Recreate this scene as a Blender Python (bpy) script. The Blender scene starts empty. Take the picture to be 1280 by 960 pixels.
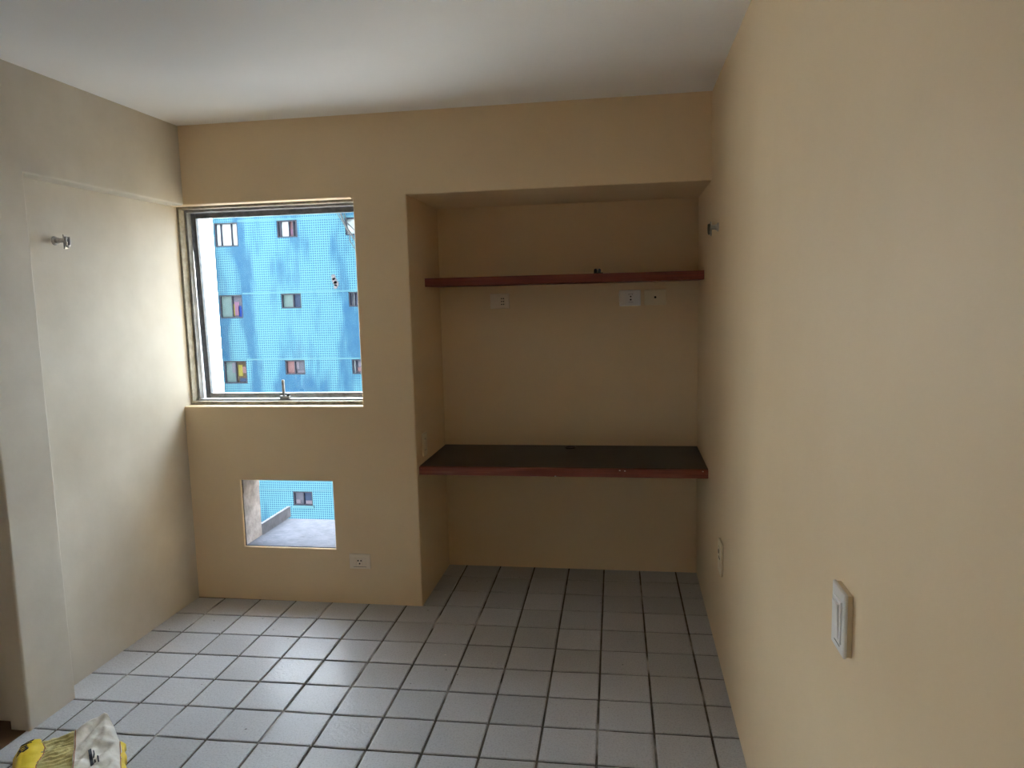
import bpy, bmesh, math, random
from mathutils import Vector, Matrix, noise

random.seed(7)
scene = bpy.context.scene
col = scene.collection

# ------------------------------------------------------------------ camera
FPX = 910.13
cam_data = bpy.data.cameras.new('camera')
cam_data.sensor_fit = 'HORIZONTAL'
cam_data.sensor_width = 36.0
cam_data.lens = FPX / 1280.0 * 36.0
cam_data.clip_start = 0.02
cam_data.clip_end = 500
cam = bpy.data.objects.new('camera', cam_data)
col.objects.link(cam)
fw = Vector((-0.15341561, 0.98118047, -0.11725415))
rt = Vector((0.98814445, 0.15162695, -0.02407917))
up = Vector((0.00584712, 0.11955816, 0.99280998))
M4 = Matrix((rt, up, -fw)).transposed().to_4x4()
M4.translation = Vector((2.24422689, -3.53403599, 1.59283783))
cam.matrix_world = M4
scene.camera = cam

# ------------------------------------------------------------------ world: bright hazy daylight
SKY_STRENGTH = 20.0
world = bpy.data.worlds.new('world')
scene.world = world
world.use_nodes = True
wn = world.node_tree.nodes
wn['Background'].inputs['Color'].default_value = (0.77, 0.88, 1.0, 1)
wn['Background'].inputs['Strength'].default_value = SKY_STRENGTH

# ------------------------------------------------------------------ sun: high over the street end on the right
SUN_STRENGTH = 78.0
sun_data = bpy.data.lights.new('sun', 'SUN')
sun_data.energy = SUN_STRENGTH
sun_data.angle = math.radians(0.6)
sun_data.color = (1.0, 0.98, 0.96)
sun = bpy.data.objects.new('sun', sun_data)
col.objects.link(sun)
sun.rotation_euler = Vector((0.63, 0.11, 0.77)).to_track_quat('Z', 'Y').to_euler()

# ------------------------------------------------------------------ exposure
vs = scene.view_settings
vs.view_transform = 'Standard'
vs.look = 'None'
vs.exposure = 0.20
vs.gamma = 1.0
vs.use_curve_mapping = False
scene.cycles.max_bounces = 16
scene.cycles.diffuse_bounces = 12
scene.cycles.glossy_bounces = 6
scene.cycles.transparent_max_bounces = 12
scene.cycles.sample_clamp_indirect = 12.0

# ------------------------------------------------------------------ materials
def new_mat(name, color, rough=0.6, metallic=0.0, spec=0.5):
    m = bpy.data.materials.new(name)
    m.use_nodes = True
    b = m.node_tree.nodes['Principled BSDF']
    b.inputs['Base Color'].default_value = (*color, 1)
    b.inputs['Roughness'].default_value = rough
    b.inputs['Metallic'].default_value = metallic
    b.inputs['Specular IOR Level'].default_value = spec
    return m

def N(m, kind, **kw):
    n = m.node_tree.nodes.new(kind)
    for k, v in kw.items():
        if k in n.inputs:
            n.inputs[k].default_value = v
        else:
            setattr(n, k, v)
    return n

def L(m, a, b):
    m.node_tree.links.new(a, b)

def bsdf(m):
    return m.node_tree.nodes['Principled BSDF']

def ramp(m, fac, stops):
    r = N(m, 'ShaderNodeValToRGB')
    e = r.color_ramp.elements
    while len(e) < len(stops):
        e.new(0.5)
    for i, (p, c) in enumerate(stops):
        e[i].position = p
        e[i].color = (*c, 1)
    L(m, fac, r.inputs['Fac'])
    return r

def mix(m, fac, a, b, blend='MIX'):
    x = N(m, 'ShaderNodeMix', data_type='RGBA', blend_type=blend)
    for sock, val in ((x.inputs[0], fac), (x.inputs[6], a), (x.inputs[7], b)):
        if hasattr(val, 'links') or hasattr(val, 'is_linked'):
            L(m, val, sock)
        elif isinstance(val, (int, float)):
            sock.default_value = val
        else:
            sock.default_value = (*val, 1)
    return x.outputs[2]

def mottled(name, c0, c1, scale, rough, bump=0.0, bump_scale=60, spec=0.5, coord='Object', stretch=(1, 1, 1)):
    m = new_mat(name, c0, rough, 0, spec)
    tc = N(m, 'ShaderNodeTexCoord')
    mp = N(m, 'ShaderNodeMapping')
    mp.inputs['Scale'].default_value = stretch
    L(m, tc.outputs[coord], mp.inputs['Vector'])
    n = N(m, 'ShaderNodeTexNoise', Scale=scale, Detail=5.0, Roughness=0.6)
    L(m, mp.outputs[0], n.inputs['Vector'])
    r = ramp(m, n.outputs['Fac'], [(0.3, c0), (0.72, c1)])
    L(m, r.outputs['Color'], bsdf(m).inputs['Base Color'])
    if bump:
        n2 = N(m, 'ShaderNodeTexNoise', Scale=bump_scale, Detail=3.0)
        L(m, mp.outputs[0], n2.inputs['Vector'])
        b = N(m, 'ShaderNodeBump', Strength=bump, Distance=0.004)
        L(m, n2.outputs['Fac'], b.inputs['Height'])
        L(m, b.outputs['Normal'], bsdf(m).inputs['Normal'])
    return m

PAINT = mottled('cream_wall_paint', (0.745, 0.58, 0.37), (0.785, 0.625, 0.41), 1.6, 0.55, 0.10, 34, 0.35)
PAINT_WORN_COOL = mottled('cream_paint_worn_cool_light', (0.54, 0.495, 0.415), (0.655, 0.61, 0.53), 2.4, 0.55, 0.14, 26, 0.35)  # stained paint; its cooler tone also carries the bluish window light
CEIL = mottled('white_ceiling_paint', (0.87, 0.87, 0.87), (0.90, 0.90, 0.90), 1.2, 0.75, 0.06, 20, 0.2)
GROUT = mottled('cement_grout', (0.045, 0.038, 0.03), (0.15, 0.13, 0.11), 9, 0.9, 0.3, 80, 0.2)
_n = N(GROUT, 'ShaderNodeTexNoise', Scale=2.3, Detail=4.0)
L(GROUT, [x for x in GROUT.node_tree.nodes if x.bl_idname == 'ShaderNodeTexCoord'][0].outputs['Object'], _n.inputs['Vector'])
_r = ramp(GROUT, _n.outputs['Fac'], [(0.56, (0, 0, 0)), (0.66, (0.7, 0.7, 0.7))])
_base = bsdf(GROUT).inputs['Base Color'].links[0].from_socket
L(GROUT, mix(GROUT, _r.outputs['Color'], _base, (0.62, 0.60, 0.58)), bsdf(GROUT).inputs['Base Color'])  # pale streaks in the joints stand for window glints on tile edges
CONCRETE = mottled('rough_concrete', (0.050, 0.055, 0.070), (0.085, 0.092, 0.114), 14, 0.95, 0.6, 60, 0.2)
THRESH = mottled('brown_threshold_stone', (0.10, 0.055, 0.028), (0.17, 0.10, 0.05), 10, 0.55, 0.1, 60, 0.4)
ALU = mottled('weathered_aluminium', (0.20, 0.20, 0.20), (0.40, 0.40, 0.40), 18, 0.5, 0.15, 90, 0.5)
bsdf(ALU).inputs['Metallic'].default_value = 0.45
ALU_D = mottled('dull_dark_aluminium', (0.10, 0.11, 0.12), (0.22, 0.23, 0.25), 22, 0.45, 0.1, 90, 0.5)
bsdf(ALU_D).inputs['Metallic'].default_value = 0.4
PUTTY = mottled('painted_window_putty', (0.22, 0.205, 0.165), (0.42, 0.39, 0.32), 30, 0.7, 0.4, 70, 0.3)
STEEL = mottled('tarnished_chrome', (0.35, 0.34, 0.34), (0.6, 0.58, 0.56), 40, 0.28, 0.1, 120, 0.5)
bsdf(STEEL).inputs['Metallic'].default_value = 0.9
BLACKP = mottled('black_plastic', (0.012, 0.012, 0.012), (0.03, 0.028, 0.026), 20, 0.5, 0.05, 90, 0.4)
PLATE = mottled('ivory_plastic_plate', (0.80, 0.70, 0.58), (0.84, 0.74, 0.62), 8, 0.4, 0.03, 60, 0.5)
PLATE_W = mottled('white_plastic_plate', (0.80, 0.79, 0.78), (0.84, 0.83, 0.82), 8, 0.32, 0.02, 60, 0.5)
PLATE_WARM = mottled('cream_plastic_plate', (0.76, 0.66, 0.47), (0.80, 0.70, 0.51), 8, 0.4, 0.03, 60, 0.5)
HOLE = mottled('socket_hole_dark', (0.012, 0.01, 0.009), (0.022, 0.02, 0.018), 30, 0.8)
LAMINATE = mottled('dark_worn_laminate', (0.010, 0.0105, 0.014), (0.026, 0.025, 0.029), 5, 0.42, 0.08, 40, 0.5)

def wood(name, c0, c1, c2, rough):
    m = new_mat(name, c0, rough, 0, 0.45)
    tc = N(m, 'ShaderNodeTexCoord')
    mp = N(m, 'ShaderNodeMapping')
    mp.inputs['Scale'].default_value = (1.2, 14, 40)
    L(m, tc.outputs['Object'], mp.inputs['Vector'])
    n = N(m, 'ShaderNodeTexNoise', Scale=2.2, Detail=7.0, Roughness=0.65, Distortion=0.4)
    L(m, mp.outputs[0], n.inputs['Vector'])
    r = ramp(m, n.outputs['Fac'], [(0.28, c0), (0.55, c1), (0.8, c2)])
    L(m, r.outputs['Color'], bsdf(m).inputs['Base Color'])
    b = N(m, 'ShaderNodeBump', Strength=0.25, Distance=0.002)
    L(m, n.outputs['Fac'], b.inputs['Height'])
    L(m, b.outputs['Normal'], bsdf(m).inputs['Normal'])
    return m
WOOD = wood('red_brown_varnished_wood', (0.095, 0.016, 0.010), (0.18, 0.034, 0.018), (0.25, 0.060, 0.032), 0.5)
WOOD_EDGE = wood('worn_red_brown_edging', (0.12, 0.028, 0.018), (0.21, 0.055, 0.034), (0.33, 0.14, 0.08), 0.45)

def tile_material():
    m = new_mat('grey_glazed_floor_tile', (0.4, 0.39, 0.38), 0.34, 0, 0.12)
    oi = N(m, 'ShaderNodeObjectInfo')
    tc = N(m, 'ShaderNodeTexCoord')
    geo = N(m, 'ShaderNodeNewGeometry')
    n = N(m, 'ShaderNodeTexNoise', Scale=4.0, Detail=6.0, Roughness=0.65)
    L(m, geo.outputs['Position'], n.inputs['Vector'])
    base = ramp(m, n.outputs['Fac'], [(0.2, (0.445, 0.455, 0.48)), (0.8, (0.50, 0.51, 0.54))])
    tone = ramp(m, oi.outputs['Random'], [(0.0, (0.88, 0.87, 0.86)), (0.5, (0.98, 0.97, 0.96)), (1.0, (1.04, 1.04, 1.05))])
    c = mix(m, 1.0, base.outputs['Color'], tone.outputs['Color'], 'MULTIPLY')
    # fine grit
    g = N(m, 'ShaderNodeTexNoise', Scale=150.0, Detail=2.0)
    L(m, geo.outputs['Position'], g.inputs['Vector'])
    gr = ramp(m, g.outputs['Fac'], [(0.28, (0.8, 0.8, 0.79)), (0.5, (1.0, 1.0, 1.0)), (0.8, (1.06, 1.06, 1.05))])
    c = mix(m, 1.0, c, gr.outputs['Color'], 'MULTIPLY')
    # scattered dark paint/dirt specks
    v = N(m, 'ShaderNodeTexVoronoi', Scale=17.0)
    L(m, geo.outputs['Position'], v.inputs['Vector'])
    sp = ramp(m, v.outputs['Distance'], [(0.055, (1, 1, 1)), (0.085, (0, 0, 0))])
    sel = N(m, 'ShaderNodeSeparateColor')
    L(m, v.outputs['Color'], sel.inputs[0])
    gt = N(m, 'ShaderNodeMath', operation='GREATER_THAN')
    gt.inputs[1].default_value = 0.84
    L(m, sel.outputs[0], gt.inputs[0])
    f = N(m, 'ShaderNodeMath', operation='MULTIPLY')
    L(m, sp.outputs['Color'], f.inputs[0])
    L(m, gt.outputs[0], f.inputs[1])
    f2 = N(m, 'ShaderNodeMath', operation='MULTIPLY')
    f2.inputs[1].default_value = 0.75
    L(m, f.outputs[0], f2.inputs[0])
    c = mix(m, f2.outputs[0], c, (0.05, 0.04, 0.035))
    # sparse white paint drips
    v2 = N(m, 'ShaderNodeTexVoronoi', Scale=6.3)
    L(m, geo.outputs['Position'], v2.inputs['Vector'])
    sp2 = ramp(m, v2.outputs['Distance'], [(0.024, (1, 1, 1)), (0.034, (0, 0, 0))])
    s2 = N(m, 'ShaderNodeSeparateColor')
    L(m, v2.outputs['Color'], s2.inputs[0])
    gt2 = N(m, 'ShaderNodeMath', operation='GREATER_THAN')
    gt2.inputs[1].default_value = 0.7
    L(m, s2.outputs[1], gt2.inputs[0])
    ff = N(m, 'ShaderNodeMath', operation='MULTIPLY')
    L(m, sp2.outputs['Color'], ff.inputs[0])
    L(m, gt2.outputs[0], ff.inputs[1])
    c = mix(m, ff.outputs[0], c, (0.75, 0.72, 0.66))
    L(m, c, bsdf(m).inputs['Base Color'])
    rr = N(m, 'ShaderNodeMapRange')
    rr.inputs['From Min'].default_value = 0.3
    rr.inputs['From Max'].default_value = 0.75
    rr.inputs['To Min'].default_value = 0.29
    rr.inputs['To Max'].default_value = 0.37
    L(m, n.outputs['Fac'], rr.inputs['Value'])
    L(m, rr.outputs['Result'], bsdf(m).inputs['Roughness'])
    w = N(m, 'ShaderNodeTexNoise', Scale=60.0, Detail=3.0, Distortion=0.8)
    L(m, geo.outputs['Position'], w.inputs['Vector'])
    b = N(m, 'ShaderNodeBump', Strength=0.36, Distance=0.004)
    L(m, w.outputs['Fac'], b.inputs['Height'])
    L(m, b.outputs['Normal'], bsdf(m).inputs['Normal'])
    return m
TILE = tile_material()

def facade_material():
    """blue ceramic mosaic with pale joints; joints fade out in patched vertical strips"""
    m = new_mat('blue_mosaic_facade', (0.05, 0.12, 0.17), 0.8, 0, 0.04)
    geo = N(m, 'ShaderNodeNewGeometry')
    sx = N(m, 'ShaderNodeSeparateXYZ')
    L(m, geo.outputs['Position'], sx.inputs[0])
    def gridline(sock, period, width):
        d = N(m, 'ShaderNodeMath', operation='DIVIDE'); d.inputs[1].default_value = period
        L(m, sock, d.inputs[0])
        fr = N(m, 'ShaderNodeMath', operation='FRACT'); L(m, d.outputs[0], fr.inputs[0])
        lt = N(m, 'ShaderNodeMath', operation='LESS_THAN'); lt.inputs[1].default_value = width
        L(m, fr.outputs[0], lt.inputs[0])
        return lt.outputs[0]
    gx = gridline(sx.outputs['X'], 0.095, 0.34)
    gz = gridline(sx.outputs['Z'], 0.095, 0.34)
    mx = N(m, 'ShaderNodeMath', operation='MAXIMUM')
    L(m, gx, mx.inputs[0]); L(m, gz, mx.inputs[1])
    # patches of repaired, joint-less blue render in vertical strips
    mp = N(m, 'ShaderNodeMapping'); mp.inputs['Scale'].default_value = (0.85, 1, 0.22)
    L(m, geo.outputs['Position'], mp.inputs['Vector'])
    n = N(m, 'ShaderNodeTexNoise', Scale=1.0, Detail=3.0, Roughness=0.55)
    L(m, mp.outputs[0], n.inputs['Vector'])
    pr = ramp(m, n.outputs['Fac'], [(0.42, (0.06, 0.06, 0.06)), (0.52, (1, 1, 1))])
    n2 = N(m, 'ShaderNodeTexNoise', Scale=2.6, Detail=4.0)
    L(m, geo.outputs['Position'], n2.inputs['Vector'])
    blue = ramp(m, n2.outputs['Fac'], [(0.3, (0.0125, 0.041, 0.080)), (0.7, (0.0175, 0.051, 0.086))])
    f = N(m, 'ShaderNodeMath', operation='MULTIPLY')
    L(m, mx.outputs[0], f.inputs[0]); L(m, pr.outputs['Color'], f.inputs[1])
    c = mix(m, f.outputs[0], blue.outputs['Color'], (0.050, 0.122, 0.140))
    L(m, c, bsdf(m).inputs['Base Color'])
    return m
FACADE = facade_material()
BAND = mottled('pale_facade_band', (0.040, 0.095, 0.115), (0.052, 0.108, 0.125), 3, 0.8, spec=0.04)
WHITE_EXT = mottled('white_exterior_render', (0.72, 0.72, 0.70), (0.80, 0.80, 0.78), 2, 0.8)
GROUND = mottled('pale_street_ground', (0.21, 0.21, 0.215), (0.27, 0.27, 0.275), 0.5, 0.9)
EXT_FRAME = mottled('dark_exterior_frame', (0.017, 0.019, 0.027), (0.028, 0.029, 0.038), 6, 0.6, spec=0.05)

def glass_mat():
    m = bpy.data.materials.new('clear_window_glass')
    m.use_nodes = True
    nt = m.node_tree
    for n in list(nt.nodes):
        nt.nodes.remove(n)
    out = nt.nodes.new('ShaderNodeOutputMaterial')
    tr = nt.nodes.new('ShaderNodeBsdfTransparent')
    tr.inputs['Color'].default_value = (0.97, 0.985, 0.98, 1)
    gl = nt.nodes.new('ShaderNodeBsdfGlossy')
    gl.inputs['Roughness'].default_value = 0.03
    fr = nt.nodes.new('ShaderNodeFresnel')
    fr.inputs['IOR'].default_value = 1.5
    # a thin pane: only the face turned to the ray reflects, the far face lets everything out
    gm = nt.nodes.new('ShaderNodeNewGeometry')
    inv = nt.nodes.new('ShaderNodeMath'); inv.operation = 'SUBTRACT'; inv.inputs[0].default_value = 1.0
    nt.links.new(gm.outputs['Backfacing'], inv.inputs[1])
    mul = nt.nodes.new('ShaderNodeMath'); mul.operation = 'MULTIPLY'
    nt.links.new(fr.outputs[0], mul.inputs[0]); nt.links.new(inv.outputs[0], mul.inputs[1])
    mx = nt.nodes.new('ShaderNodeMixShader')
    nt.links.new(mul.outputs[0], mx.inputs[0])
    nt.links.new(tr.outputs[0], mx.inputs[1])
    nt.links.new(gl.outputs[0], mx.inputs[2])
    nt.links.new(mx.outputs[0], out.inputs['Surface'])
    return m
GLASS = glass_mat()

# ------------------------------------------------------------------ mesh helpers
def box(bm, x0, x1, y0, y1, z0, z1):
    vs_ = [bm.verts.new(p) for p in ((x0, y0, z0), (x1, y0, z0), (x1, y1, z0), (x0, y1, z0),
                                     (x0, y0, z1), (x1, y0, z1), (x1, y1, z1), (x0, y1, z1))]
    for f in ((3, 2, 1, 0), (4, 5, 6, 7), (0, 1, 5, 4), (1, 2, 6, 5), (2, 3, 7, 6), (3, 0, 4, 7)):
        bm.faces.new([vs_[i] for i in f])
    return vs_

def bevel_all(bm, w, seg=2):
    bmesh.ops.bevel(bm, geom=list(bm.edges), offset=w, segments=seg, affect='EDGES', profile=0.5)

def lathe(bm, prof, n=20, mat=Matrix.Identity(4)):
    """prof: list of (r, h) around local Z"""
    rings = []
    for r, h in prof:
        rings.append([bm.verts.new(mat @ Vector((r * math.cos(2 * math.pi * k / n), r * math.sin(2 * math.pi * k / n), h))) for k in range(n)])
    for a, b in zip(rings, rings[1:]):
        for k in range(n):
            bm.faces.new((a[k], a[(k + 1) % n], b[(k + 1) % n], b[k]))
    bm.faces.new(list(reversed(rings[0])))
    bm.faces.new(rings[-1])

def tube(bm, pts, r, n=8):
    pts = [Vector(p) for p in pts]
    rings = []
    for i, p in enumerate(pts):
        t = (pts[min(i + 1, len(pts) - 1)] - pts[max(i - 1, 0)]).normalized()
        ref = Vector((0, 0, 1)) if abs(t.z) < 0.9 else Vector((1, 0, 0))
        a = t.cross(ref).normalized()
        b = t.cross(a)
        rings.append([bm.verts.new(p + r * (math.cos(2 * math.pi * k / n) * a + math.sin(2 * math.pi * k / n) * b)) for k in range(n)])
    for a, b in zip(rings, rings[1:]):
        for k in range(n):
            bm.faces.new((a[k], a[(k + 1) % n], b[(k + 1) % n], b[k]))
    bm.faces.new(list(reversed(rings[0])))
    bm.faces.new(rings[-1])

def obj(name, bm, mat, parent=None, smooth=False):
    bmesh.ops.recalc_face_normals(bm, faces=list(bm.faces))
    me = bpy.data.meshes.new(name)
    bm.to_mesh(me)
    bm.free()
    me.materials.append(mat)
    if smooth:
        for p in me.polygons:
            p.use_smooth = True
    o = bpy.data.objects.new(name, me)
    col.objects.link(o)
    if parent:
        o.parent = parent
    return o

def boxes(name, lst, mat, parent=None, bevel=0.0, seg=2):
    bm = bmesh.new()
    for b in lst:
        box(bm, *b)
    if bevel:
        bevel_all(bm, bevel, seg)
    return obj(name, bm, mat, parent)

def tag(o, label, cat, group=None):
    o['label'] = label
    o['category'] = cat
    if group:
        o['group'] = group
    return o

def struct(o, label=None):
    o['kind'] = 'structure'
    if label:
        o['label'] = label
    return o

def empty(name, loc=(0, 0, 0), rot=(0, 0, 0)):
    o = bpy.data.objects.new(name, None)
    col.objects.link(o)
    o.location = loc
    o.rotation_euler = rot
    return o

# ------------------------------------------------------------------ room dimensions (metres)
XR, XN, H, HN, DN, REC = 2.643, 1.189, 2.503, 2.108, 0.602, 0.080
T = 0.18                       # window wall thickness
YB = -4.25                     # rear wall
WX0, WX1, WZ0, WZ1 = -REC, 0.914, 1.060, 2.108
AX0, AX1, AZ0, AZ1 = 0.212, 0.727, 0.297, 0.662
YE1, YE2 = -1.015, -1.252      # end of the recess, edge of the doorway

SY0, SY1, SZ0, SZ1 = -3.70, -2.95, 0.06, 0.50   # added fill window in the left wall, beyond the doorway
RX0, RX1, RZ0, RZ1 = 1.75, 2.25, 1.20, 1.62   # added fill window in the rear wall, not built

def slab_grid(bm, us, vs_, solid, pos, soft, bev=0.007):
    """a wall slab cut into a grid with openings, one closed shell; arrises picked by soft() are rounded.
    pos(u, v, d) -> point, d = 0 room face, d = 1 far face"""
    V = {}
    def P(i, j, d):
        if (i, j, d) not in V:
            V[(i, j, d)] = bm.verts.new(pos(us[i], vs_[j], d))
        return V[(i, j, d)]
    nu, nv = len(us) - 1, len(vs_) - 1
    S = [[solid((us[i] + us[i + 1]) / 2, (vs_[j] + vs_[j + 1]) / 2) for j in range(nv)] for i in range(nu)]
    ok = lambda i, j: 0 <= i < nu and 0 <= j < nv and S[i][j]
    edges = set()
    for i in range(nu):
        for j in range(nv):
            if not S[i][j]:
                continue
            for d in (0, 1):
                bm.faces.new((P(i, j, d), P(i + 1, j, d), P(i + 1, j + 1, d), P(i, j + 1, d)))
            for (di, dj, a, b) in ((-1, 0, (i, j), (i, j + 1)), (1, 0, (i + 1, j), (i + 1, j + 1)), (0, -1, (i, j), (i + 1, j)), (0, 1, (i, j + 1), (i + 1, j + 1))):
                if not ok(i + di, j + dj):
                    bm.faces.new((P(*a, 0), P(*b, 0), P(*b, 1), P(*a, 1)))
                    if soft((us[a[0]] + us[b[0]]) / 2, (vs_[a[1]] + vs_[b[1]]) / 2):
                        edges.add((P(*a, 0), P(*b, 0)))
    bm.edges.ensure_lookup_table()
    sel = []
    for a, b in edges:
        e = bm.edges.get((a, b))
        if e:
            sel.append(e)
    bmesh.ops.recalc_face_normals(bm, faces=list(bm.faces))
    bmesh.ops.bevel(bm, geom=sel, offset=bev, segments=3, affect='EDGES', profile=0.5)

def inside(u, v, r):
    return r[0] < u < r[1] and r[2] < v < r[3]
bm = bmesh.new()
slab_grid(bm, [-REC, AX0, AX1, WX1, XN, XR], [0, AZ0, AZ1, WZ0, WZ1, H],
          lambda u, v: not (inside(u, v, (WX0 - 1, WX1, WZ0, WZ1)) or inside(u, v, (AX0, AX1, AZ0, AZ1)) or inside(u, v, (XN, XR + 1, -1, HN))),
          lambda u, v, d: (u, T * d, v),
          lambda u, v: -REC + 0.01 < u < XR - 0.01 and 0.01 < v < H - 0.01)
# plaster fillet at the upper right corner of the window opening
FR = 0.020
arc = [(WX1 + 0.001, WZ1 + 0.001)] + [(WX1 - FR + FR * math.cos(a), WZ1 - FR + FR * math.sin(a)) for a in [math.pi / 2 * k / 6 for k in range(7)]]
fa = [bm.verts.new((x, 0.004, z)) for x, z in arc]
fb = [bm.verts.new((x, 0.060, z)) for x, z in arc]
bm.faces.new(fa); bm.faces.new(list(reversed(fb)))
for k in range(len(arc)):
    q = (k + 1) % len(arc)
    bm.faces.new((fa[k], fb[k], fb[q], fa[q]))
wall_back = obj('wall_back', bm, PAINT)
struct(wall_back, 'cream painted end wall with the window, a square opening and the desk alcove')
struct(boxes('wall_nook_head', [(XN, XR, T, DN, HN, H)], PAINT), 'shaded cream soffit over the desk alcove')
struct(boxes('wall_nook_side', [(XN - 0.13, XN, T, DN, 0, H)], PAINT), 'shaded cream side wall of the desk alcove')
struct(boxes('wall_nook_back', [(XN - 0.13, XR + 0.16, DN, DN + 0.15, 0, H)], PAINT), 'shaded cream back wall of the desk alcove')
bm = bmesh.new()
slab_grid(bm, [YB, SY0, SY1, -2.15, YE2, YE1, 0.0], [0, SZ0, SZ1, WZ1, H],
          lambda u, v: not (inside(u, v, (YE1, 1, -1, WZ1)) or inside(u, v, (-2.15, YE2, -1, WZ1)) or inside(u, v, (SY0, SY1, SZ0, SZ1))),
          lambda u, v, d: (-REC * d, u, v),
          lambda u, v: YB + 0.01 < u < -0.01 and 0.01 < v < H - 0.01, 0.008)
for b in ((-0.26, -REC, YE1, T, 0, H), (-0.26, -REC, YE2 + 0.05, YE1, 0, H), (-0.26, -REC, -2.15, YE2 + 0.05, WZ1, H),
          (-0.26, -REC, SY1, -2.15, 0, H), (-0.26, -REC, YB, SY0, 0, H), (-0.26, -REC, SY0, SY1, 0, SZ0), (-0.26, -REC, SY0, SY1, SZ1, H)):
    box(bm, *b)
wall_left = obj('wall_left', bm, PAINT_WORN_COOL)
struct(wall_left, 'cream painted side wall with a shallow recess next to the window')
struct(boxes('wall_right', [(XR, XR + 0.16, YB, DN, 0, H)], PAINT), 'long bare cream painted wall beside the alcove')
struct(boxes('wall_rear', [(-0.26, XR + 0.16, YB - 0.16, YB, 0, H)], PAINT))
struct(boxes('ceiling', [(-1.7, XR + 0.16, YB - 0.16, DN + 0.15, H, H + 0.15)], CEIL), 'smooth white painted ceiling')
# unseen front of this building, added this tall to shade the street
FRONT = mottled('dark_blue_mosaic_front', (0.06, 0.10, 0.14), (0.09, 0.13, 0.17), 2, 0.7)
struct(boxes('wall_shading_front', [(-32, -0.26, -0.25, T, -12, 32), (XR + 0.16, 32, -0.25, T, -12, 32),
    (-0.26, XR + 0.16, -0.25, T, H + 0.15, 32), (-0.26, XR + 0.16, -0.25, T, -12, -0.10),
    (XN - 0.13, XR + 0.16, T, DN + 0.15, H + 0.15, 32), (XN - 0.13, XR + 0.16, T, DN + 0.15, -12, -0.10)], FRONT))
# small room behind the doorway in the left wall
struct(boxes('wall_vestibule', [(-1.6, -1.45, -2.4, -0.95, 0, H), (-1.45, -0.26, -0.97, -0.85, 0, H), (-1.45, -0.26, -2.4, -2.28, 0, H)], PAINT))
struct(boxes('floor_vestibule', [(-1.6, -0.018, -2.4, YE2 + 0.05, -0.10, 0.002)], THRESH), 'brown floor seen through the doorway at the edge')

# ------------------------------------------------------------------ floor with tiles
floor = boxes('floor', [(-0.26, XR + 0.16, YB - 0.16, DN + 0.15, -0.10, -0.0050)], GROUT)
struct(floor, 'floor of square grey glazed tiles laid in a straight grid')
PITCH, GAP, TH = 0.205, 0.0085, 0.012
ROT = 0.013031
OX, OY = 0.08995, -1.22784
cR, sR = math.cos(ROT), math.sin(ROT)

def clip(poly, a, b, c):
    """keep a*x+b*y<=c"""
    out = []
    for i, p in enumerate(poly):
        q = poly[(i + 1) % len(poly)]
        dp, dq = a * p[0] + b * p[1] - c, a * q[0] + b * q[1] - c
        if dp <= 0:
            out.append(p)
        if dp * dq < 0:
            t = dp / (dp - dq)
            out.append((p[0] + t * (q[0] - p[0]), p[1] + t * (q[1] - p[1])))
    return out

def tile_bm(bm, poly, dz=0.0):
    bev = 0.0022
    cx = sum(p[0] for p in poly) / len(poly)
    cy = sum(p[1] for p in poly) / len(poly)
    def ring(ins, z):
        r = []
        for x, y in poly:
            dx, dy = cx - x, cy - y
            r.append(bm.verts.new((x + (ins if dx > 0 else -ins) * min(1, abs(dx) / ins * .5 if ins else 1), y + (ins if dy > 0 else -ins) * min(1, abs(dy) / ins * .5 if ins else 1), z + dz)))
        return r
    rings = [ring(0.0, -TH), ring(0.0, -0.0034), ring(0.0014, -0.0012), ring(0.0060, 0.0)]
    n = len(poly)
    for a, b in zip(rings, rings[1:]):
        for k in range(n):
            bm.faces.new((a[k], a[(k + 1) % n], b[(k + 1) % n], b[k]))
    bm.faces.new(rings[-1])

h2 = (PITCH - GAP) / 2
bm = bmesh.new()
tile_bm(bm, [(-h2, -h2), (h2, -h2), (h2, h2), (-h2, h2)])
bmesh.ops.recalc_face_normals(bm, faces=list(bm.faces))
full_me = bpy.data.meshes.new('tile')
bm.to_mesh(full_me); bm.free()
full_me.materials.append(TILE)

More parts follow.
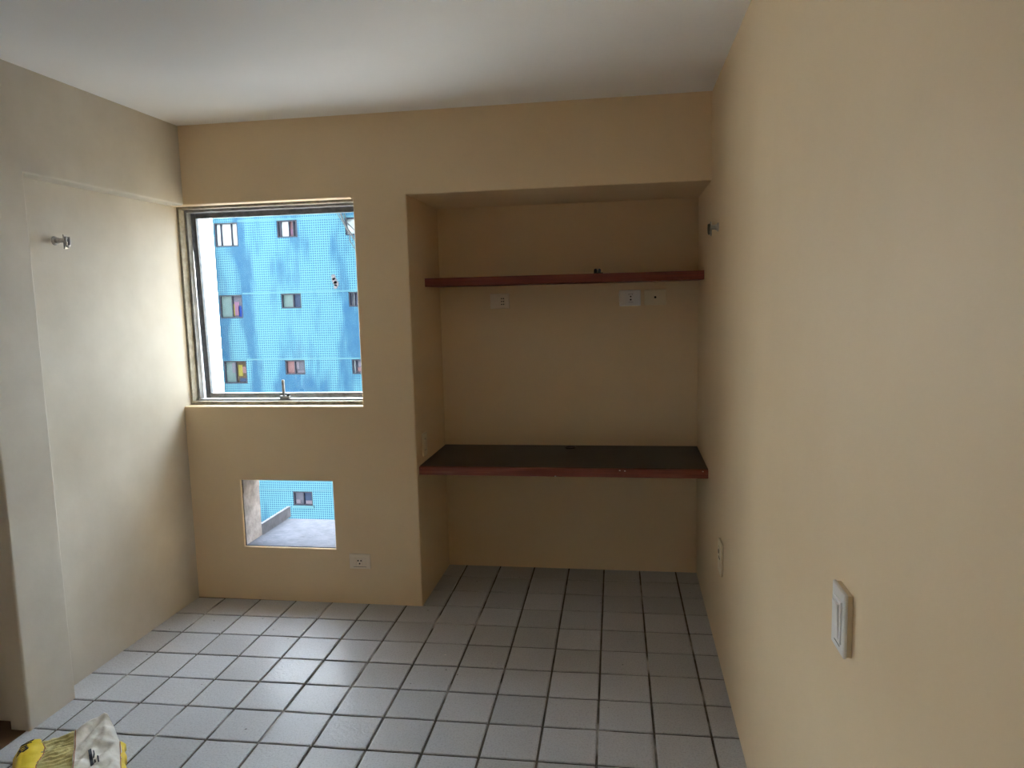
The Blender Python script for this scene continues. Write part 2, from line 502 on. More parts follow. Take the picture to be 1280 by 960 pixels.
rest = bmesh.new()
ntile = 0
for j in range(-16, 11):
    for i in range(-3, 15):
        u, v = (i + 0.5) * PITCH, (j + 0.5) * PITCH
        cx, cy = OX + u * cR - v * sR, OY + u * sR + v * cR
        poly = []
        for a, b in ((-h2, -h2), (h2, -h2), (h2, h2), (-h2, h2)):
            poly.append((cx + a * cR - b * sR, cy + a * sR + b * cR))
        # the tiling runs a little under the plaster of each wall
        ylim = DN + 0.01
        xmin = -REC - 0.01 if cy > YE1 - 0.10 else (-0.01 if cy > YE2 - 0.02 else -0.02)
        if cx < XN - 0.03:
            ylim = 0.012
        P = clip(poly, 1, 0, XR + 0.01)
        P = clip(P, -1, 0, -xmin) if P else P
        P = clip(P, 0, 1, ylim) if P else P
        P = clip(P, 0, -1, -YB) if P else P
        if len(P) < 3:
            continue
        area = abs(sum(P[k][0] * P[(k + 1) % len(P)][1] - P[(k + 1) % len(P)][0] * P[k][1] for k in range(len(P)))) / 2
        if area < 0.0012:
            continue
        dz = random.uniform(-0.0005, 0.0007)
        if cy < -2.75:
            tile_bm(rest, P, -0.0002)
            continue
        rr_, tx, ty = random.choice((0, 1, 2, 3)), random.gauss(0, 0.0022), random.gauss(0, 0.0022)
        if len(P) == 4 and area > 0.99 * (2 * h2) ** 2:
            o = bpy.data.objects.new('tile', full_me)
            o.location = (cx, cy, dz - 0.0003)
            o.rotation_euler = (tx, ty, ROT + rr_ * math.pi / 2 + random.gauss(0, 0.0025))
            col.objects.link(o)
        else:
            bm = bmesh.new()
            tile_bm(bm, [(p[0] - cx, p[1] - cy) for p in P])
            o = obj('tile', bm, TILE)
            o.location = (cx, cy, dz - 0.0006)
        o.parent = floor
        ntile += 1
o = obj('tile_field', rest, TILE, floor)
o['kind'] = 'stuff'

# ------------------------------------------------------------------ window
win = empty('window_1', (0.42, 0.10, WZ0))
struct(win, 'aluminium framed window with its sash tilted open towards the blue building')
def wpart(name, lst, mat, parent=None, bevel=0.0):
    o = boxes(name, [(a - 0.42, b - 0.42, c - 0.10, d - 0.10, e - WZ0, f - WZ0) for a, b, c, d, e, f in lst], mat, parent or win, bevel)
    return o
FY0, FY1 = 0.062, 0.152
fx0, fx1 = WX0, WX1
wpart('outer_frame', [(fx0, fx0 + 0.012, FY0, FY1, WZ0, WZ1), (fx1 - 0.012, fx1, FY0, FY1, WZ0, WZ1),
                      (fx0 + 0.012, fx1 - 0.012, FY0, FY1, WZ0, WZ0 + 0.018), (fx0 + 0.012, fx1 - 0.012, FY0, FY1, WZ1 - 0.012, WZ1)], PUTTY)
wpart('frame_track', [(fx0 + 0.012, fx0 + 0.024, 0.112, 0.150, WZ0 + 0.018, WZ1 - 0.012), (fx1 - 0.024, fx1 - 0.012, 0.112, 0.150, WZ0 + 0.018, WZ1 - 0.012),
                      (fx0 + 0.024, fx1 - 0.024, 0.095, 0.150, WZ0 + 0.018, WZ0 + 0.026), (fx0 + 0.024, fx1 - 0.024, 0.105, 0.150, WZ1 - 0.024, WZ1 - 0.012)], ALU)
# awning sash, hinged at the head and pushed out a little at the foot
sash = empty('sash')
sash.parent = win
sash.location = (0, 0.154 - 0.10, WZ1 - 0.022 - WZ0)
sash.rotation_euler = (math.radians(1.5), 0, 0)
sx0, sx1, sh = fx0 + 0.017 - 0.42, fx1 - 0.017 - 0.42, 1.012
SF = 0.030
boxes('stile', [(sx0, sx0 + SF, 0, 0.026, -sh, 0)], ALU_D, sash, 0.003)
boxes('stile', [(sx1 - SF, sx1, 0, 0.026, -sh, 0)], ALU_D, sash, 0.003)
boxes('top_rail', [(sx0 + SF, sx1 - SF, 0, 0.026, -SF, 0)], ALU_D, sash, 0.003)
boxes('bottom_rail', [(sx0 + SF, sx1 - SF, 0, 0.026, -sh, -sh + 0.034)], ALU, sash, 0.003)  # paler aluminium stands in for the sky light on this rail
boxes('pane', [(sx0 + SF - 0.004, sx1 - SF + 0.004, 0.011, 0.015, -sh + 0.03, -SF + 0.004)], GLASS, sash)
# stay lever standing up from the bottom track
bm = bmesh.new()
box(bm, -0.0065, 0.0065, -0.006, 0.006, 0.0, 0.098)
box(bm, -0.020, 0.036, -0.012, 0.012, -0.004, 0.012)
bevel_all(bm, 0.0025)
lev = obj('stay_lever', bm, ALU, win)
lev.location = (0.434 - 0.42, 0.108 - 0.10, 0.030)
bm = bmesh.new()
lathe(bm, [(0.004, 0), (0.011, 0.001), (0.012, 0.008), (0.006, 0.012)], 14, Matrix.Translation((0.026, 0, 0.012)))
obj('lever_knob', bm, BLACKP, lev, True)

# low window added out of view in the left wall, for fill daylight
def fill_window(name, loc, rotz, rw, rh):
    w2 = empty(name, loc, (0, 0, rotz))
    struct(w2)
    boxes('outer_frame', [(0, 0.03, -0.04, 0.04, 0, rh), (rw - 0.03, rw, -0.04, 0.04, 0, rh), (0.03, rw - 0.03, -0.04, 0.04, 0, 0.03), (0.03, rw - 0.03, -0.04, 0.04, rh - 0.03, rh)], ALU, w2)
    boxes('mullion', [(rw / 2 - 0.015, rw / 2 + 0.015, -0.02, 0.02, 0.03, rh - 0.03)], ALU, w2)
    for xa, xb in ((0.03, rw / 2 - 0.015), (rw / 2 + 0.015, rw - 0.03)):
        boxes('pane', [(xa, xb, -0.003, 0.003, 0.03, rh - 0.03)], GLASS, w2)
fill_window('window_added_fill', (-0.14, SY0, SZ0), math.pi / 2, SY1 - SY0, SZ1 - SZ0)

# ------------------------------------------------------------------ alcove: desk and upper shelf
desk = empty('built_in_desk', ((XN + XR) / 2, 0.30, 0.697))
tag(desk, 'dark topped built-in desk board with red brown edging across the alcove', 'desk')
dx = (XR - XN) / 2
boxes('desk_top', [(-dx, dx, 0.052 - 0.30, DN - 0.30, 0.004, 0.0435)], LAMINATE, desk, 0.0015)
boxes('edging_strip', [(-dx + 0.001, dx - 0.001, 0.028 - 0.30, 0.0525 - 0.30, 0, 0.0425)], WOOD_EDGE, desk, 0.003)
for k, (x, z) in enumerate(((-0.02, 0.003), (0.30, 0.036), (0.325, 0.034), (0.70, 0.036))):
    bm = bmesh.new()
    bmesh.ops.create_icosphere(bm, subdivisions=1, radius=0.0045)
    o = obj('paint_splash', bm, PLATE_W, desk)
    o.location = (x, 0.0285 - 0.30, z)
    o.scale = (1.2, 0.25, 0.8)
# dark cable grommet at the back of the desk
bm = bmesh.new()
lathe(bm, [(0.030, 0), (0.031, 0.004), (0.026, 0.006), (0.022, 0.003)], 20, Matrix.Translation((0.02, 0.225, 0.0432)))
obj('cable_grommet', bm, BLACKP, desk)
shelf = empty('wall_shelf', ((XN + XR) / 2, 0.44, 1.663))
tag(shelf, 'red brown wooden shelf board high across the alcove', 'shelf')
boxes('shelf_board', [(-dx, dx, 0.285 - 0.44, DN - 0.44, 0, 0.0445)], WOOD, shelf, 0.002)
boxes('front_lipping', [(-dx + 0.001, dx - 0.001, 0.277 - 0.44, 0.2855 - 0.44, 0.0005, 0.045)], WOOD, shelf, 0.002)

# little black cable clip left on the shelf
clipo = empty('cable_clip', (2.105, 0.31, 1.7075))
tag(clipo, 'small black two-humped cable clip lying on the upper shelf', 'clip')
bm = bmesh.new(); box(bm, -0.018, 0.030, -0.008, 0.008, 0, 0.006); bevel_all(bm, 0.002); obj('clip_base', bm, BLACKP, clipo)
for x in (-0.009, 0.011):
    bm = bmesh.new()
    lathe(bm, [(0.0085, 0), (0.0085, 0.014), (0.006, 0.019), (0.002, 0.021)], 14, Matrix.Translation((x, 0, 0.005)))
    obj('hump', bm, BLACKP, clipo, True)

# ------------------------------------------------------------------ socket plates
def slab(w, h, d, bev=0.004, seg=3):
    bm = bmesh.new()
    box(bm, -w / 2, w / 2, -d, 0, -h / 2, h / 2)
    bevel_all(bm, bev, seg)
    return bm

def plate(name, label, loc, rotz, w, h, mat, cat='outlet', inset=None, holes=(), bars=(), depth=0.010, group=None):
    """local frame: plate lies in XZ, faces -Y"""
    e = empty(name, loc, (0, 0, rotz))
    tag(e, label, cat, group)
    obj('cover_plate', slab(w, h, depth), mat, e)
    for (x, z, ww, hh, dd) in (inset or ()):
        o = obj('module', slab(ww, hh, dd, 0.002, 2), mat, e)
        o.location = (x, -depth + 0.0006, z)
    for (x, z, r) in holes:
        bm = bmesh.new()
        lathe(bm, [(r, 0), (r, 0.0012)], 14, Matrix.Rotation(math.pi / 2, 4, 'X'))
        o = obj('pin_hole', bm, HOLE, e)
        o.location = (x, -depth - (inset[0][4] if inset else 0) + 0.0006 + 0.0002, z)
    for (x, z, ww, hh) in bars:
        o = obj('joint_line', slab(ww, hh, 0.0012, 0.0003, 1), HOLE, e)
        o.location = (x, -depth + 0.0004, z)
    return e

plate('wall_socket', 'ivory three-pin wall socket low down beside the square opening', (0.860, 0.0, 0.2365), 0, 0.115, 0.082, PLATE,
      inset=[(0, -0.002, 0.030, 0.042, 0.003), (-0.026, -0.002, 0.016, 0.042, 0.002), (0.026, -0.002, 0.016, 0.042, 0.002)],
      holes=[(-0.008, 0.005, 0.0040), (0.008, 0.005, 0.0040), (0.0, -0.011, 0.0040)], bars=[(0, -0.029, 0.07, 0.0016)])
plate('wall_socket', 'cream socket plate with offset pins at the left under the upper shelf', (1.540, DN, 1.5765), 0, 0.112, 0.086, PLATE,
      inset=[(0.016, 0.0, 0.026, 0.056, 0.002)],
      holes=[(0.011, 0.014, 0.0036), (0.022, 0.014, 0.0036), (0.011, -0.002, 0.0036), (0.022, -0.002, 0.0036), (0.011, -0.018, 0.0036), (0.022, -0.018, 0.0036)])
plate('wall_socket', 'pale socket plate with a central pair of pins under the upper shelf', (2.274, DN, 1.577), 0, 0.118, 0.088, PLATE_W,
      inset=[(0.004, 0.0, 0.026, 0.040, 0.002)],
      holes=[(0.004, 0.008, 0.0045), (0.004, -0.009, 0.0050), (-0.006, 0.017, 0.0016), (0.014, 0.017, 0.0016)], bars=[(0.004, 0.023, 0.026, 0.0014), (0.004, -0.023, 0.026, 0.0014)])
plate('antenna_socket', 'cream plate with one round aerial hole near the alcove corner', (2.412, DN, 1.578), 0, 0.120, 0.086, PLATE_WARM,
      inset=[(0.0, 0.0, 0.034, 0.040, 0.002)], holes=[(0.0, 0.0, 0.0065)])
plate('light_switch', 'upright cream switch plate on the alcove side wall just above the desk', (XN, 0.140, 0.836), math.pi / 2, 0.075, 0.120, PLATE_WARM, 'switch',
      inset=[(0, 0.0, 0.030, 0.052, 0.004)], bars=[(0, 0.030, 0.030, 0.0015), (0, -0.030, 0.030, 0.0015)])
plate('wall_socket', 'upright beige socket plate low on the right wall by the alcove', (XR, -0.470, 0.485), -math.pi / 2, 0.098, 0.140, PLATE_WARM,
      inset=[(0, 0.026, 0.040, 0.040, 0.003), (0, -0.028, 0.040, 0.046, 0.003)], holes=[(0.0, 0.026, 0.010)], bars=[(0, -0.002, 0.048, 0.003)])
# white rocker switch nearest the camera
sw = empty('light_switch', (XR, -2.182, 0.994), (0, 0, -math.pi / 2))
tag(sw, 'white rocker light switch standing proud of the bare right wall', 'switch')
obj('back_box', slab(0.074, 0.116, 0.009, 0.0015, 2), PLATE_WARM, sw)
o = obj('cover_plate', slab(0.078, 0.120, 0.007, 0.003, 3), PLATE_W, sw); o.location = (0, -0.0085, 0)
o = obj('rocker_surround', slab(0.048, 0.080, 0.003, 0.0012, 2), PLATE_W, sw); o.location = (0, -0.015, 0)
o = obj('rocker', slab(0.034, 0.066, 0.004, 0.0018, 2), PLATE_W, sw); o.location = (0, -0.0165, 0); o.rotation_euler = (math.radians(2.5), 0, 0)
o = obj('joint_line', slab(0.034, 0.0016, 0.0012, 0.0003, 1), HOLE, sw); o.location = (0, -0.0148, -0.046)

# ------------------------------------------------------------------ curtain rod sockets on the side walls
def rod_bracket(label, loc, sign, length, cup):
    e = empty('rod_bracket', loc)
    tag(e, label, 'bracket', 'curtain rod brackets')
    R = Matrix.Rotation(sign * math.pi / 2, 4, 'Y')
    bm = bmesh.new(); lathe(bm, [(0.019, 0), (0.019, 0.003), (0.013, 0.008)], 20, R); obj('wall_flange', bm, STEEL, e, False)
    bm = bmesh.new(); lathe(bm, [(0.012, 0.007), (0.0125, length * 0.3), (0.0095, length * 0.4), (0.0095, length * 0.75)], 18, R); obj('stem', bm, STEEL, e, False)
    bm = bmesh.new()
    box(bm, -0.0028, 0.0028, -0.009, 0.009, -0.036, 0.024); bevel_all(bm, 0.002)
    o = obj('cheek_plate', bm, STEEL, e); o.location = (sign * length * 0.78, 0, 0)
    # open oval cup for the rod end
    bm = bmesh.new()
    pts = []
    for k in range(17):
        a = math.radians(40 - 260 * k / 16 - 0)
        pts.append((sign * length * 0.97, 0.010 * math.cos(a), 0.024 * math.sin(a) - 0.002))
    tube(bm, pts, 0.0052, 8)
    obj('rod_cup', bm, cup, e, True)
    bm = bmesh.new(); lathe(bm, [(0.006, 0), (0.006, 0.010), (0.004, 0.012)], 12, Matrix.Translation((sign * length * 0.82, 0, 0)) @ R)
    obj('screw', bm, BLACKP, e)
    return e
rod_bracket('tarnished steel curtain rod bracket on the recessed left wall', (-REC, -0.800, 1.873), 1, 0.062, STEEL)
rod_bracket('small dark curtain rod bracket on the right wall by the alcove', (XR, -0.260, 1.873), -1, 0.040, BLACKP)

# ------------------------------------------------------------------ crumpled cement sack on the floor
SACK_P = mottled('pale_yellow_sack_paper', (0.56, 0.50, 0.20), (0.70, 0.65, 0.36), 16, 0.75, 0.5, 70, 0.2)
SACK_Y = mottled('yellow_printed_sack', (0.72, 0.50, 0.02), (0.84, 0.64, 0.06), 12, 0.5, 0.3, 60, 0.3)
SACK_W = mottled('white_sack_inside', (0.62, 0.58, 0.50), (0.78, 0.75, 0.70), 14, 0.7, 0.5, 60, 0.2)
INK = mottled('black_sack_print', (0.01, 0.01, 0.014), (0.03, 0.03, 0.035), 30, 0.6)
SEAM = mottled('reddish_sack_seam', (0.30, 0.13, 0.06), (0.42, 0.20, 0.10), 20, 0.7)
sack = empty('cement_sack', (0.10, -1.43, 0.0), (0, 0, math.atan2(0.61, 0.79)))
tag(sack, 'crumpled empty yellow and white paper sack on the tiled floor by the doorway', 'sack')
# local x = u (across), local -y = v (towards the viewer)
def nz(u, v, f, s=0):
    return noise.noise(Vector((u * f + s, v * f - s, s * 1.7)))
def z_body(u, v):
    e = min(1.0, (v + 0.06) / 0.05)
    z = 0.046 + 0.010 * nz(u, v, 14, 3)
    z += 0.0045 * math.sin(v * 300 + 5 * nz(u, v, 18, 1) + 20 * u) * min(1, max(0, (u - 0.06) / 0.03)) + 0.003 * nz(u, v, 60, 5)
    return max(0.004, z * math.sin(max(0.08, e) * math.pi / 2))
def z_print(u, v):
    e = min(1.0, (v + 0.06) / 0.04)
    z = 0.047 * math.sin(math.pi / 2 * min(1, max(0.10, (u + 0.006) / 0.032))) + 0.007 * math.sin(max(0, u - 0.03) * 55) + 0.006 * nz(u, v, 28, 8)
    return max(0.004, z * math.sin(max(0.08, e) * math.pi / 2))
def z_flap(u, v):
    w = (u - 0.19) / 0.145
    pk = max(0, 1 - abs(u - 0.285) / 0.10) * max(0, 1 - v / 0.22)
    z = 0.058 + 0.036 * pk + 0.012 * nz(u, v, 16, 2) + 0.004 * math.sin(90 * u + 60 * v)
    z += 0.007 * nz(u, v, 40, 6)
    z -= 0.026 * max(0, (w - 0.75) / 0.25) ** 2
    return z
def skin(name, u0f, u1f, v0f, v1, zf, mat, nu, nv, thick):
    """sheet with thickness: top grid + underside, walls between"""
    bm = bmesh.new()
    top, bot = [], []
    for i in range(nu + 1):
        rt_, rb_ = [], []
        for j in range(nv + 1):
            s, t = i / nu, j / nv
            uu = u0f(0) + (u1f(0) - u0f(0)) * s
            v = v0f(uu) + (v1 - v0f(uu)) * t
            u = u0f(v) + (u1f(v) - u0f(v)) * s
            z = zf(u, v)
            rt_.append(bm.verts.new((u, -v, z)))
            rb_.append(bm.verts.new((u, -v, max(0.001, z - thick))))
        top.append(rt_); bot.append(rb_)
    for i in range(nu):
        for j in range(nv):
            bm.faces.new((top[i][j], top[i + 1][j], top[i + 1][j + 1], top[i][j + 1]))
            bm.faces.new((bot[i][j], bot[i][j + 1], bot[i + 1][j + 1], bot[i + 1][j]))
    for j in range(nv):
        bm.faces.new((top[0][j], top[0][j + 1], bot[0][j + 1], bot[0][j]))
        bm.faces.new((top[nu][j + 1], top[nu][j], bot[nu][j], bot[nu][j + 1]))
    for i in range(nu):
        bm.faces.new((top[i + 1][0], top[i][0], bot[i][0], bot[i + 1][0]))
        bm.faces.new((top[i][nv], top[i + 1][nv], bot[i + 1][nv], bot[i][nv]))
    return obj(name, bm, mat, sack, True)
VN = 0.36
skin('sack_body', lambda v: 0.075 + 0.012 * math.sin(v * 30), lambda v: 0.192, lambda u: -0.012 - 0.02 * (u - 0.075) / 0.11 + 0.006 * nz(u, 0, 40, 4), VN, z_body, SACK_P, 40, 110, 0.2)
pe = skin('printed_end', lambda v: -0.004 + 0.02 * max(0, v - 0.05) + 0.004 * nz(0, v, 30, 9), lambda v: 0.088 + 0.012 * math.sin(v * 30), lambda u: -0.045 + 0.25 * max(0, u - 0.05), VN, z_print, SACK_Y, 26, 60, 0.2)
fl = skin('white_flap', lambda v: 0.186, lambda v: 0.332 + 0.004 * math.sin(v * 40), lambda u: (0.0 - 0.02 * (u - 0.19) / 0.095) if u < 0.285 else (-0.02 + 0.145 * ((u - 0.285) / 0.047)), VN, z_flap, SACK_W, 44, 90, 0.003)
skin('sack_underside', lambda v: 0.180, lambda v: 0.322, lambda u: 0.03 if u < 0.285 else (0.03 + 0.11 * ((u - 0.285) / 0.037)), VN, lambda u, v: 0.040 + 0.006 * nz(u, v, 20, 7), SACK_P, 20, 40, 0.2)
skin('yellow_edge', lambda v: 0.322, lambda v: 0.345 + 0.004 * math.sin(v * 70), lambda u: 0.115 + 0.3 * (u - 0.322), VN, lambda u, v: 0.036 + 0.006 * nz(u, v, 30, 3) - 0.02 * max(0, (u - 0.322) / 0.03) ** 2, SACK_Y, 8, 40, 0.2)
def strip(name, pts, w, zf, mat, parent, lift=0.0018):
    bm = bmesh.new()
    rows = []
    P = []
    for a, b in zip(pts, pts[1:]):
        n = max(2, int(math.hypot(b[0] - a[0], b[1] - a[1]) / 0.004))
        P += [(a[0] + (b[0] - a[0]) * k / n, a[1] + (b[1] - a[1]) * k / n) for k in range(n)]
    P.append(pts[-1])
    for i, (u, v) in enumerate(P):
        q0, q1 = P[max(0, i - 1)], P[min(len(P) - 1, i + 1)]
        d = Vector((q1[0] - q0[0], q1[1] - q0[1])).normalized()
        nx, ny = -d.y * w / 2, d.x * w / 2
        a, b = (u + nx, v + ny), (u - nx, v - ny)
        za, zb = zf(*a) + lift, zf(*b) + lift
        rows.append([bm.verts.new((a[0], -a[1], za)), bm.verts.new((b[0], -b[1], zb)), bm.verts.new((b[0], -b[1], zb - 0.003)), bm.verts.new((a[0], -a[1], za - 0.003))])
    for a, b in zip(rows, rows[1:]):
        for k in range(4):
            bm.faces.new((a[k], a[(k + 1) % 4], b[(k + 1) % 4], b[k]))
    bm.faces.new(rows[0]); bm.faces.new(list(reversed(rows[-1])))
    return obj(name, bm, mat, parent)
for pts, w in (([(0.020, -0.036), (0.060, -0.030)], 0.0025), ([(0.018, -0.028), (0.058, -0.021)], 0.0025), ([(0.016, -0.020), (0.054, -0.012)], 0.0025),
               ([(0.010, 0.000), (0.040, -0.006)], 0.0045), ([(0.008, 0.016), (0.042, 0.004)], 0.0035), ([(0.014, 0.030), (0.046, 0.014)], 0.0045),
               ([(0.016, 0.002), (0.024, 0.026)], 0.0035), ([(0.034, -0.004), (0.042, 0.018)], 0.0035), ([(0.030, 0.034), (0.046, 0.026)], 0.004)):
    strip('print_stroke', pts, w, z_print, INK, pe)
strip('seam', [(0.190, -0.006), (0.191, 0.1), (0.190, 0.34)], 0.0035, lambda u, v: max(z_flap(u, v), z_body(u, v)), SEAM, sack)
strip('seam', [(0.088 + 0.01 * math.sin(v * 0.3), v * 0.01) for v in range(0, 34, 4)], 0.003, lambda u, v: max(z_print(u, v), z_body(u, v)), SEAM, sack)
strip('seam', [(0.331, 0.135), (0.330, 0.2), (0.331, 0.34)], 0.003, z_flap, SEAM, sack)
for pts, w in (([(0.238, 0.176), (0.246, 0.25)], 0.010), ([(0.250, 0.186), (0.252, 0.20), (0.250, 0.215)], 0.004), ([(0.253, 0.222), (0.256, 0.25)], 0.005),
               ([(0.262, 0.205), (0.266, 0.26)], 0.004)):
    strip('print_stroke', pts, w, z_flap, INK, fl)

# ------------------------------------------------------------------ outside: ledge below the square opening
ledge = empty('concrete_ledge', (0.47, T, AZ0))
tag(ledge, 'rough grey concrete ledge outside the square wall opening', 'ledge')
def lp(name, b, mat=CONCRETE):
    return boxes(name, [(b[0] - 0.47, b[1] - 0.47, b[2] - T, b[3] - T, b[4] - AZ0, b[5] - AZ0)], mat, ledge)
lp('ledge_slab', (AX0 - 0.12, AX1 + 0.2, T, 0.50, AZ0 - 0.09, AZ0 - 0.001))
lp('upstand', (AX0 - 0.016, AX0 + 0.003, T, 0.545, AZ0 - 0.001, AZ0 + 0.063))
# rough unpainted lining of the opening
LINING = mottled('pale_grey_mortar', (0.16, 0.15, 0.155), (0.33, 0.315, 0.32), 16, 0.95, 0.6, 60, 0.2)
lin = boxes('trim_1', [(AX0, AX0 + 0.005, 0.010, T, AZ0, AZ1 - 0.075), (AX0, AX0 + 0.008, 0.010, T, AZ1 - 0.075, AZ1)], LINING)
struct(boxes('trim_2', [(AX0 + 0.005, AX1, 0.010, T, AZ0, AZ0 + 0.004)], CONCRETE), 'rough concrete bed at the bottom of the square wall opening')
struct(lin, 'bare concrete lining inside the square wall opening')

# ------------------------------------------------------------------ outside: ground and buildings
struct(boxes('ground_outside', [(-60, 60, -60, 90, -12.3, -12.0)], GROUND))
BY = 25.0
bld = empty('apartment_building', (-5.0, BY, -12.0))
tag(bld, 'tall blue mosaic tiled apartment building seen through the window', 'building')
bx0, bx1, bz0, bz1 = -14.62, 8.0, -12.0, 9.3
def bpart(name, lst, mat, parent=None, bevel=0):
    return boxes(name, [(a + 5.0, b + 5.0, c - BY, d - BY, e + 12.0, f + 12.0) for a, b, c, d, e, f in lst], mat, parent or bld, bevel)
colx = [(-14.56, -13.53, 0.97), (-11.80, -10.92, 0.61), (-8.87, -7.99, 0.61), (-5.9, -5.0, 0.61)]
rowz = [7.72, 4.96, 2.0, -0.76, -3.55, -6.38, -9.2]
rects = []
for ci, (a, b, h) in enumerate(colx):
    for ri, zt in enumerate(rowz):
        rects.append((a, b, zt - (h + (0.08 if ri == 1 and ci else 0)), zt, ci, ri))
xs = sorted({bx0, bx1, *[r[0] for r in rects], *[r[1] for r in rects]})
lst = []
for a, b in zip(xs, xs[1:]):
    mid = (a + b) / 2
    cuts = sorted([(r[2], r[3]) for r in rects if r[0] < mid < r[1]])
    z = bz0
    for c0, c1 in cuts:
        lst.append((a, b, BY, BY + 0.25, z, c0)); z = c1
    lst.append((a, b, BY, BY + 0.25, z, bz1))
bpart('facade', lst, FACADE)
bpart('core', [(bx0, bx1, BY + 0.25, BY + 11, bz0, bz1)], WHITE_EXT)
for zt in rowz[1:]:
    bpart('joint_band', [(-13.5, bx1, BY - 0.012, BY + 0.01, zt + 0.02, zt + 0.07)], BAND)
def pm(name, c):
    return mottled(name, tuple(x * 0.46 for x in c), tuple(x * 0.58 for x in c), 3, 0.5, spec=0.04)
P_WHITE = pm('bright_curtain_glare_pane', (0.42, 0.46, 0.46))  # curtain white; also glare on the upper panes, painted as white
P_PALE = pm('pale_green_pane', (0.10, 0.15, 0.15))
P_DARK = pm('dark_blue_pane', (0.028, 0.045, 0.085))
P_GREY = pm('grey_violet_pane', (0.07, 0.075, 0.10))
P_PINK = pm('pinkish_curtain', (0.15, 0.085, 0.09))
P_YEL = pm('yellow_cloth', (0.17, 0.15, 0.03))
P_BLUE = pm('royal_blue_cloth', (0.008, 0.03, 0.17))
P_MAG = pm('pale_magenta_cloth', (0.15, 0.08, 0.13))
P_LILAC = pm('pale_lilac_curtain', (0.13, 0.12, 0.15))
P_BROWN = pm('brownish_pane', (0.06, 0.045, 0.03))
styles = {(0, 1): [(0, .22, P_WHITE), (.25, .72, P_WHITE), (.75, 1, P_WHITE)],
          (1, 1): [(0, .10, P_GREY), (.14, .58, P_WHITE), (.60, .82, P_PINK), (.84, 1, P_GREY)],
          (2, 1): [(0, .48, P_WHITE), (.52, 1, P_WHITE)],
          (0, 2): [(0, .52, P_PALE), (.56, 1, P_GREY)],
          (1, 2): [(0, .58, P_PALE), (.62, 1, P_DARK)],
          (2, 2): [(0, .10, P_GREY), (.13, .24, P_WHITE), (.25, 1, P_GREY)],
          (0, 3): [(0, .48, P_PALE), (.52, 1, P_BROWN)],
          (1, 3): [(0, .45, P_PINK), (.49, 1, P_GREY)],
          (2, 3): [(0, .12, P_WHITE), (.15, 1, P_GREY)],
          (1, 5): [(0, .5, P_GREY), (.54, 1, P_DARK)]}
extras = {(0, 2): [(.52, .62, .05, .62, P_YEL), (.62, .84, .08, .72, P_MAG), (.80, 1.0, .0, .52, P_BLUE)],
          (0, 3): [(.30, .46, .45, .95, P_LILAC), (.60, .80, .30, .85, P_YEL), (.80, .97, .45, .75, P_PINK), (.64, .95, .02, .2, P_DARK)],
          (1, 3): [(.52, .68, .35, .95, P_LILAC), (.6, .98, .03, .2, P_LILAC)],
          (2, 3): [(.20, .50, .1, .45, P_PINK), (.25, .6, .5, .9, P_LILAC)],
          (1, 1): [(.64, .80, .1, .5, P_MAG)],
          (1, 5): [(.05, .3, .0, .35, P_LILAC), (.6, 1.0, .0, .28, P_LILAC)]}
for a, b, z0, z1, ci, ri in rects:
    fr = bpart('window', [(a, b, BY + 0.02, BY + 0.09, z0, z0 + 0.05), (a, b, BY + 0.02, BY + 0.09, z1 - 0.05, z1),
                          (a, a + 0.05, BY + 0.02, BY + 0.09, z0 + 0.05, z1 - 0.05), (b - 0.05, b, BY + 0.02, BY + 0.09, z0 + 0.05, z1 - 0.05)], EXT_FRAME)
    w, h = b - a - 0.1, z1 - z0 - 0.1
    st = styles.get((ci, ri), [(0, .48, P_PALE), (.52, 1, P_DARK)])
    for k, (s0, s1, pmat) in enumerate(st):
        bpart('pane', [(a + 0.05 + s0 * w, a + 0.05 + s1 * w, BY + 0.10, BY + 0.12, z0 + 0.05, z1 - 0.05)], pmat, fr)
        if k:
            m_ = (st[k - 1][1] + s0) / 2
            bpart('mullion', [(a + 0.05 + m_ * w - 0.022, a + 0.05 + m_ * w + 0.022, BY + 0.03, BY + 0.11, z0 + 0.05, z1 - 0.05)], EXT_FRAME, fr)
    for (s0, s1, t0, t1, pmat) in extras.get((ci, ri), ()):
        bpart('curtain', [(a + 0.05 + s0 * w, a + 0.05 + s1 * w, BY + 0.085, BY + 0.105, z0 + 0.05 + t0 * h, z0 + 0.05 + t1 * h)], pmat, fr)
    if (ci, ri) in ((1, 5),):
        bpart('sill', [(a - 0.05, b + 0.05, BY - 0.05, BY + 0.03, z0 - 0.10, z0)], BAND, fr)
# peeled patch of tiles
bm = bmesh.new()
for (px, pz, r) in ((-9.48, 2.62, 0.10), (-9.44, 2.46, 0.12), (-9.36, 2.34, 0.11), (-9.40, 2.22, 0.08)):
    n = 9
    vv = []
    for k in range(n):
        a = 2 * math.pi * k / n
        rr_ = r * (0.75 + 0.4 * random.random())
        vv.append((px + 5 + rr_ * math.cos(a), pz + 12 + rr_ * 1.2 * math.sin(a)))
    f0 = [bm.verts.new((x, -0.015, z)) for x, z in vv]
    f1 = [bm.verts.new((x, 0.01, z)) for x, z in vv]
    bm.faces.new(f0); bm.faces.new(list(reversed(f1)))
    for k in range(n):
        bm.faces.new((f0[k], f1[k], f1[(k + 1) % n], f0[(k + 1) % n]))
obj('peeled_patch', bm, pm('exposed_mortar', (0.15, 0.14, 0.15)), bld)

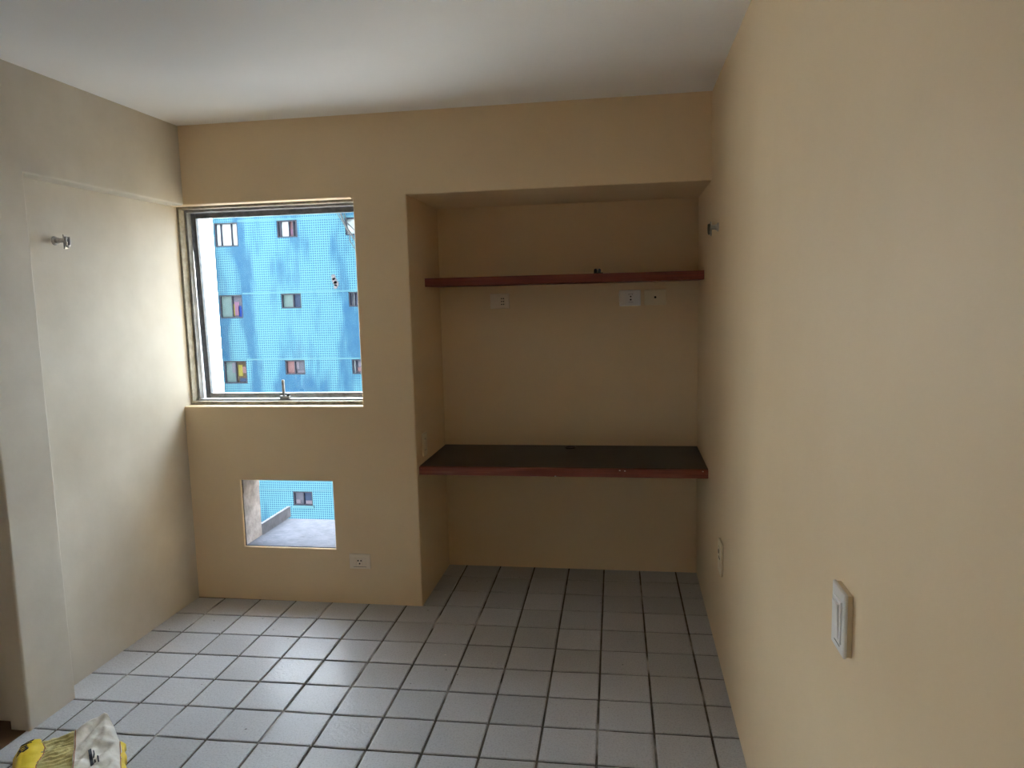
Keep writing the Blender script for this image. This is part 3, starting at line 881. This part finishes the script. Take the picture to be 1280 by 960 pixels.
# beige block added out of view on the right to shade the left wall
nb = empty('added_beige_block', (20.0, 6.0, -12.0))
tag(nb, 'added beige block, out of view, that shades the left wall from the sky', 'building')
BEIGE = mottled('beige_exterior_render', (0.16, 0.15, 0.13), (0.21, 0.20, 0.17), 2, 0.8)
boxes('wall', [(-9, 9, 0, 17, 0, 22.5)], BEIGE, nb)
boxes('parapet', [(-9.1, 9.1, -0.1, 17.1, 22.5, 22.8)], BEIGE, nb)
for zz in (3.2, 6, 8.8, 11.6, 14.4, 17.2, 20):
    for yy in (3, 8, 13):
        f = boxes('window', [(-9.05, -8.95, yy, yy + 1.2, zz, zz + 0.06), (-9.05, -8.95, yy, yy + 1.2, zz + 0.94, zz + 1.0), (-9.05, -8.95, yy, yy + 0.06, zz + .06, zz + .94), (-9.05, -8.95, yy + 1.14, yy + 1.2, zz + .06, zz + .94)], EXT_FRAME, nb)
        boxes('pane', [(-9.02, -8.98, yy + .06, yy + 1.14, zz + .06, zz + .94)], P_PALE, f)

# white rendered wing to the left of the blue building, its side wall facing the street
wb = empty('white_building', (-14.95, 4.0, -12.0))
tag(wb, 'bright sunlit white rendered building edge just left of the blue building', 'building')
boxes('wall', [(-12.0, 0, 0, 20.9, 0, 24)], WHITE_EXT, wb)
boxes('parapet', [(-12.1, 0.06, -0.06, 20.9, 24.0, 24.25)], WHITE_EXT, wb)
for zz in (3.2, 6, 8.8, 11.6, 14.4, 17.2, 20):
    for yy in (3, 8, 13):
        f = boxes('window', [(-0.05, 0.05, yy, yy + 1.2, zz, zz + 0.06), (-0.05, 0.05, yy, yy + 1.2, zz + 0.94, zz + 1.0), (-0.05, 0.05, yy, yy + 0.06, zz + .06, zz + .94), (-0.05, 0.05, yy + 1.14, yy + 1.2, zz + .06, zz + .94)], EXT_FRAME, wb)
        boxes('pane', [(-0.02, 0.02, yy + .06, yy + 1.14, zz + .06, zz + .94)], P_PALE, f)

# black service cables sagging down the blue facade
CABLE = BLACKP
def cable(label, pts, r, off):
    ox, oz = pts[0]
    bm = bmesh.new()
    P = []
    for (a, b) in zip(pts, pts[1:]):
        for k in range(6):
            P.append((a[0] + (b[0] - a[0]) * k / 6 - ox, 0.02 * math.sin(k), a[1] + (b[1] - a[1]) * k / 6 - oz))
    P.append((pts[-1][0] - ox, 0, pts[-1][1] - oz))
    tube(bm, P, r, 6)
    o = obj('cable', bm, CABLE, None, True)
    o.location = (ox, BY - off, oz)
    tag(o, label, 'cable', 'service cables on the blue building')
cable('thick grey service cable slanting down the blue facade at upper right', [(-9.2, 5.6), (-8.75, 4.55), (-8.35, 3.9), (-8.1, 3.1), (-7.8, 1.5)], 0.035, 0.10)
cable('thin dark cable looping outward left of the thick service cable', [(-9.35, 5.6), (-8.95, 4.9), (-8.62, 4.3), (-8.6, 4.0), (-8.3, 3.5), (-8.0, 2.6)], 0.018, 0.22)
cable('thin dark cable running right of the thick service cable', [(-8.98, 5.6), (-8.75, 4.75), (-8.3, 4.3), (-8.05, 3.7), (-7.7, 2.4)], 0.018, 0.06)
